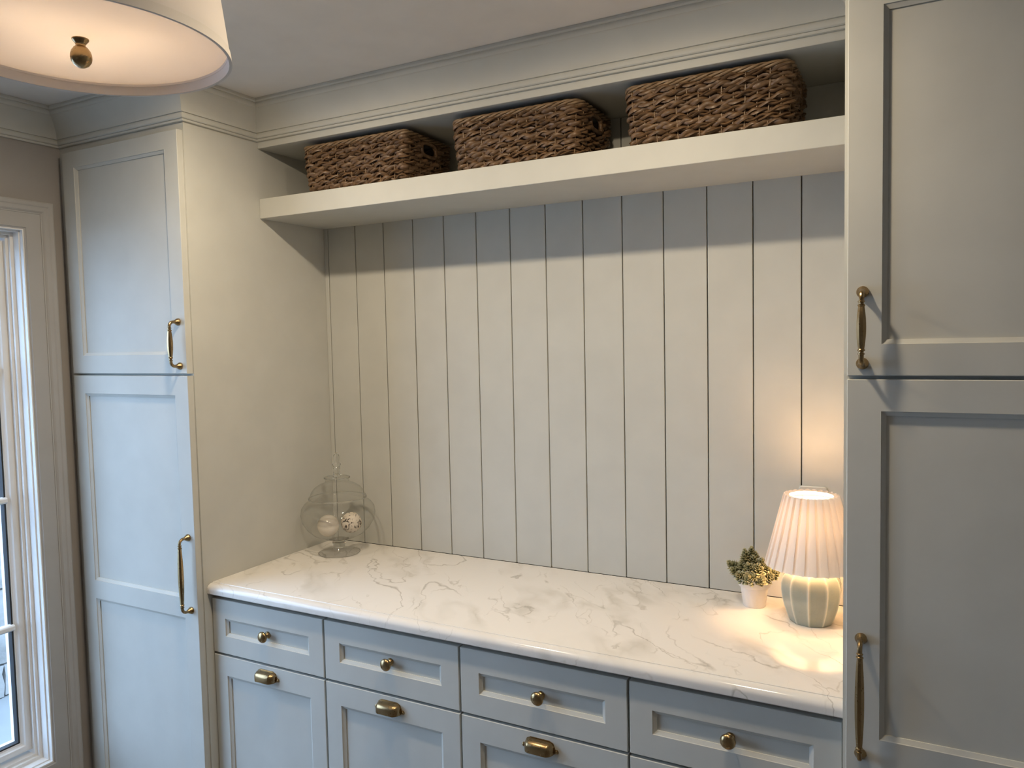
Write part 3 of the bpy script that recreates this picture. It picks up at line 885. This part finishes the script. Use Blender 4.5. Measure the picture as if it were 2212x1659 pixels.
# ------------------------------------------------------------------ drum pendant
dx, dy, dz, DR = .7655, -.800, 1.2248, .230
pen = empty('drum_pendant', (dx, dy, dz), 'lit fabric drum ceiling light with white diffuser and brass ball finial', 'ceiling light')
def wall_of(r0, r1, z0, z1, n=160, ripple=0.0):
    mb = MB(); l0 = []; l1 = []
    for j in range(n):
        a = 2 * PI * j / n; k = ripple * (1 if j % 2 else -1)
        l0.append((dx + (r0 + k) * math.cos(a), dy + (r0 + k) * math.sin(a), z0)); l1.append((dx + (r1 + k) * math.cos(a), dy + (r1 + k) * math.sin(a), z1))
    mb.loops([l0, l1], True); return mb
TZ = dz + .215; TR = .2035
sl = (TR - DR) / (TZ - dz)
b = wall_of(DR + sl * .010, TR, dz + .010, TZ, 240, .0); obj('drum_shade', b, 'drum', pen)
b = wall_of(DR - .0035, TR - .0035, dz + .0005, TZ - .002, 96); obj('shade_liner', b, 'whitelining', pen)
b = MB()
for rr0, zz0, rr1, zz1 in ((DR + .0012, dz, DR + .0012 + sl * .016, dz + .016), (TR + .0012 - sl * .010, TZ - .010, TR + .0012, TZ)):
    b.lathe([(rr0 - .0050, zz0 - dz), (rr0, zz0 - dz), (rr1, zz1 - dz), (rr1 - .0050, zz1 - dz)], 120, (dx, dy, dz))
obj('edge_band', b, 'tape', pen)
b = MB(); b.lathe([(.0002, .0205), (.08, .0203), (.16, .0200), (DR - .0075, .0195), (DR - .0072, .0225), (.16, .0230), (.08, .0233), (.0002, .0235)], 96, (dx, dy, dz)); obj('diffuser', b, 'diffuser', pen, ang=60)
b = MB(); b.lathe([(.0002, .0198), (.0128, .0198), (.0128, .0182), (.0118, .0168), (.0085, .0125), (.0074, .0095), (.0078, .0080), (.0105, .0060), (.0142, .0005), (.0160, -.0055), (.0163, -.0105), (.0148, -.0165), (.0112, -.0218), (.0060, -.0252), (.0002, -.0262)], 36, (dx, dy, dz)); obj('finial', b, 'brass', pen, ang=50)
b = MB(); b.lathe([(.0002, .0), (.006, .0), (.006, CZ - dz - .052), (.012, CZ - dz - .050), (.012, CZ - dz - .022), (.062, CZ - dz - .020), (.066, CZ - dz - .014), (.066, CZ - dz - .0006), (.0002, CZ - dz - .0006)], 40, (dx, dy, dz + .0) if False else (dx, dy, dz), 'z')
b.v = [(x, y, max(z, dz + .10)) for x, y, z in b.v]
obj('stem', b, 'brass', pen)
b = MB()
for a in (0, 2 * PI / 3, 4 * PI / 3):
    b.tube([(dx, dy, TZ - .012), (dx + (TR - .004) * math.cos(a), dy + (TR - .004) * math.sin(a), TZ - .012)], .0018, 6)
obj('spider', b, 'brass', pen)
for a in (.6, .6 + 2 * PI / 3, .6 + 4 * PI / 3):
    c = (dx + .075 * math.cos(a), dy + .075 * math.sin(a), dz + .125)
    b = MB(); b.sphere(c, .030, 20, 12, (1, 1, 1.2)); obj('bulb', b, 'bulb_pendant', pen)

# ------------------------------------------------------------------ recessed downlights (in the ceiling, above and behind the frame)
def can(x, y, watts, label):
    t = empty('recessed_downlight', (x, y, CZ - .006), label, 'ceiling light', 'recessed downlights')
    b = MB(); b.lathe([(.060, .0058), (.060, .0015), (.056, .0), (.046, .0), (.044, .003), (.044, .0058)], 40, (x, y, CZ - .006)); obj('trim_ring', b, 'white', t)
    b = MB(); b.lathe([(.0002, .0040), (.0445, .0040), (.0445, .0056), (.0002, .0056)], 40, (x, y, CZ - .006)); obj('lens', b, 'can_lens', t)
    l = bpy.data.lights.new('downlight', 'AREA'); l.shape = 'DISK'; l.size = .085; l.energy = watts; l.color = CAN_C
    o = bpy.data.objects.new('downlight_beam', l); col.objects.link(o); o.parent = t; o.location = (0, 0, -.001)
can(.47, -.33, CAN_W, 'round ceiling downlight above the counter, on the window side')
can(1.40, -.33, CAN_W, 'round ceiling downlight above the counter, on the lamp side')
can(.10, -1.37, CAN_W2, 'round ceiling downlight in mid room, on the window side')
can(1.75, -1.37, CAN_W2, 'round ceiling downlight in mid room, on the wide-doored cabinet side')

# ------------------------------------------------------------------ outside: patio and dry stone wall
PZ = -1.10
b = MB(); b.box(-9, WX - .125, -8, 8, PZ - .1, PZ)
tag(obj('patio', b, 'patio'), kind='structure')
gw = empty('garden_wall', (-2.36, .8, PZ), 'pale rough stone garden wall seen through the window', 'stone wall')
b = MB(); b.box(-2.62, -2.372, -1.6, 3.4, PZ + .001, PZ + 1.20); obj('mortar_core', b, 'mortar', gw)
z = PZ; row = 0
while z < PZ + 1.16:
    h = random.uniform(.17, .30); h = min(h, PZ + 1.24 - z); y = -1.6 - random.uniform(0, .25)
    while y < 3.4:
        ln = random.uniform(.26, .58); g = .010
        bm = bmesh.new(); bmesh.ops.create_cube(bm, size=1.0)
        bmesh.ops.subdivide_edges(bm, edges=list(bm.edges), cuts=2, use_grid_fill=True)
        d = random.uniform(.02, .05)
        for v in bm.verts:
            p = v.co.copy(); k = Vector((p.x, p.y, p.z)); l_ = max(abs(k.y), abs(k.z))
            v.co = Vector((-2.40 + (p.x + .5) * (.05 + d) - (.016 if p.x > .4 and l_ > .45 else 0) + random.uniform(-.008, .008),
                           y + g / 2 + (p.y + .5) * (ln - g) + random.uniform(-.014, .014) * (1 if abs(p.y) < .45 else .55),
                           max(PZ + .001, z + g / 2 + (p.z + .5) * (h - g) + random.uniform(-.012, .012) * (1 if abs(p.z) < .45 else .5))))
        bm.verts.index_update()
        sm = MB(); sm.add([v.co.copy() for v in bm.verts], [tuple(v.index for v in f.verts) for f in bm.faces]); bm.free()
        obj('stone', sm, 'stone', gw, ang=55)
        y += ln
    z += h; row += 1
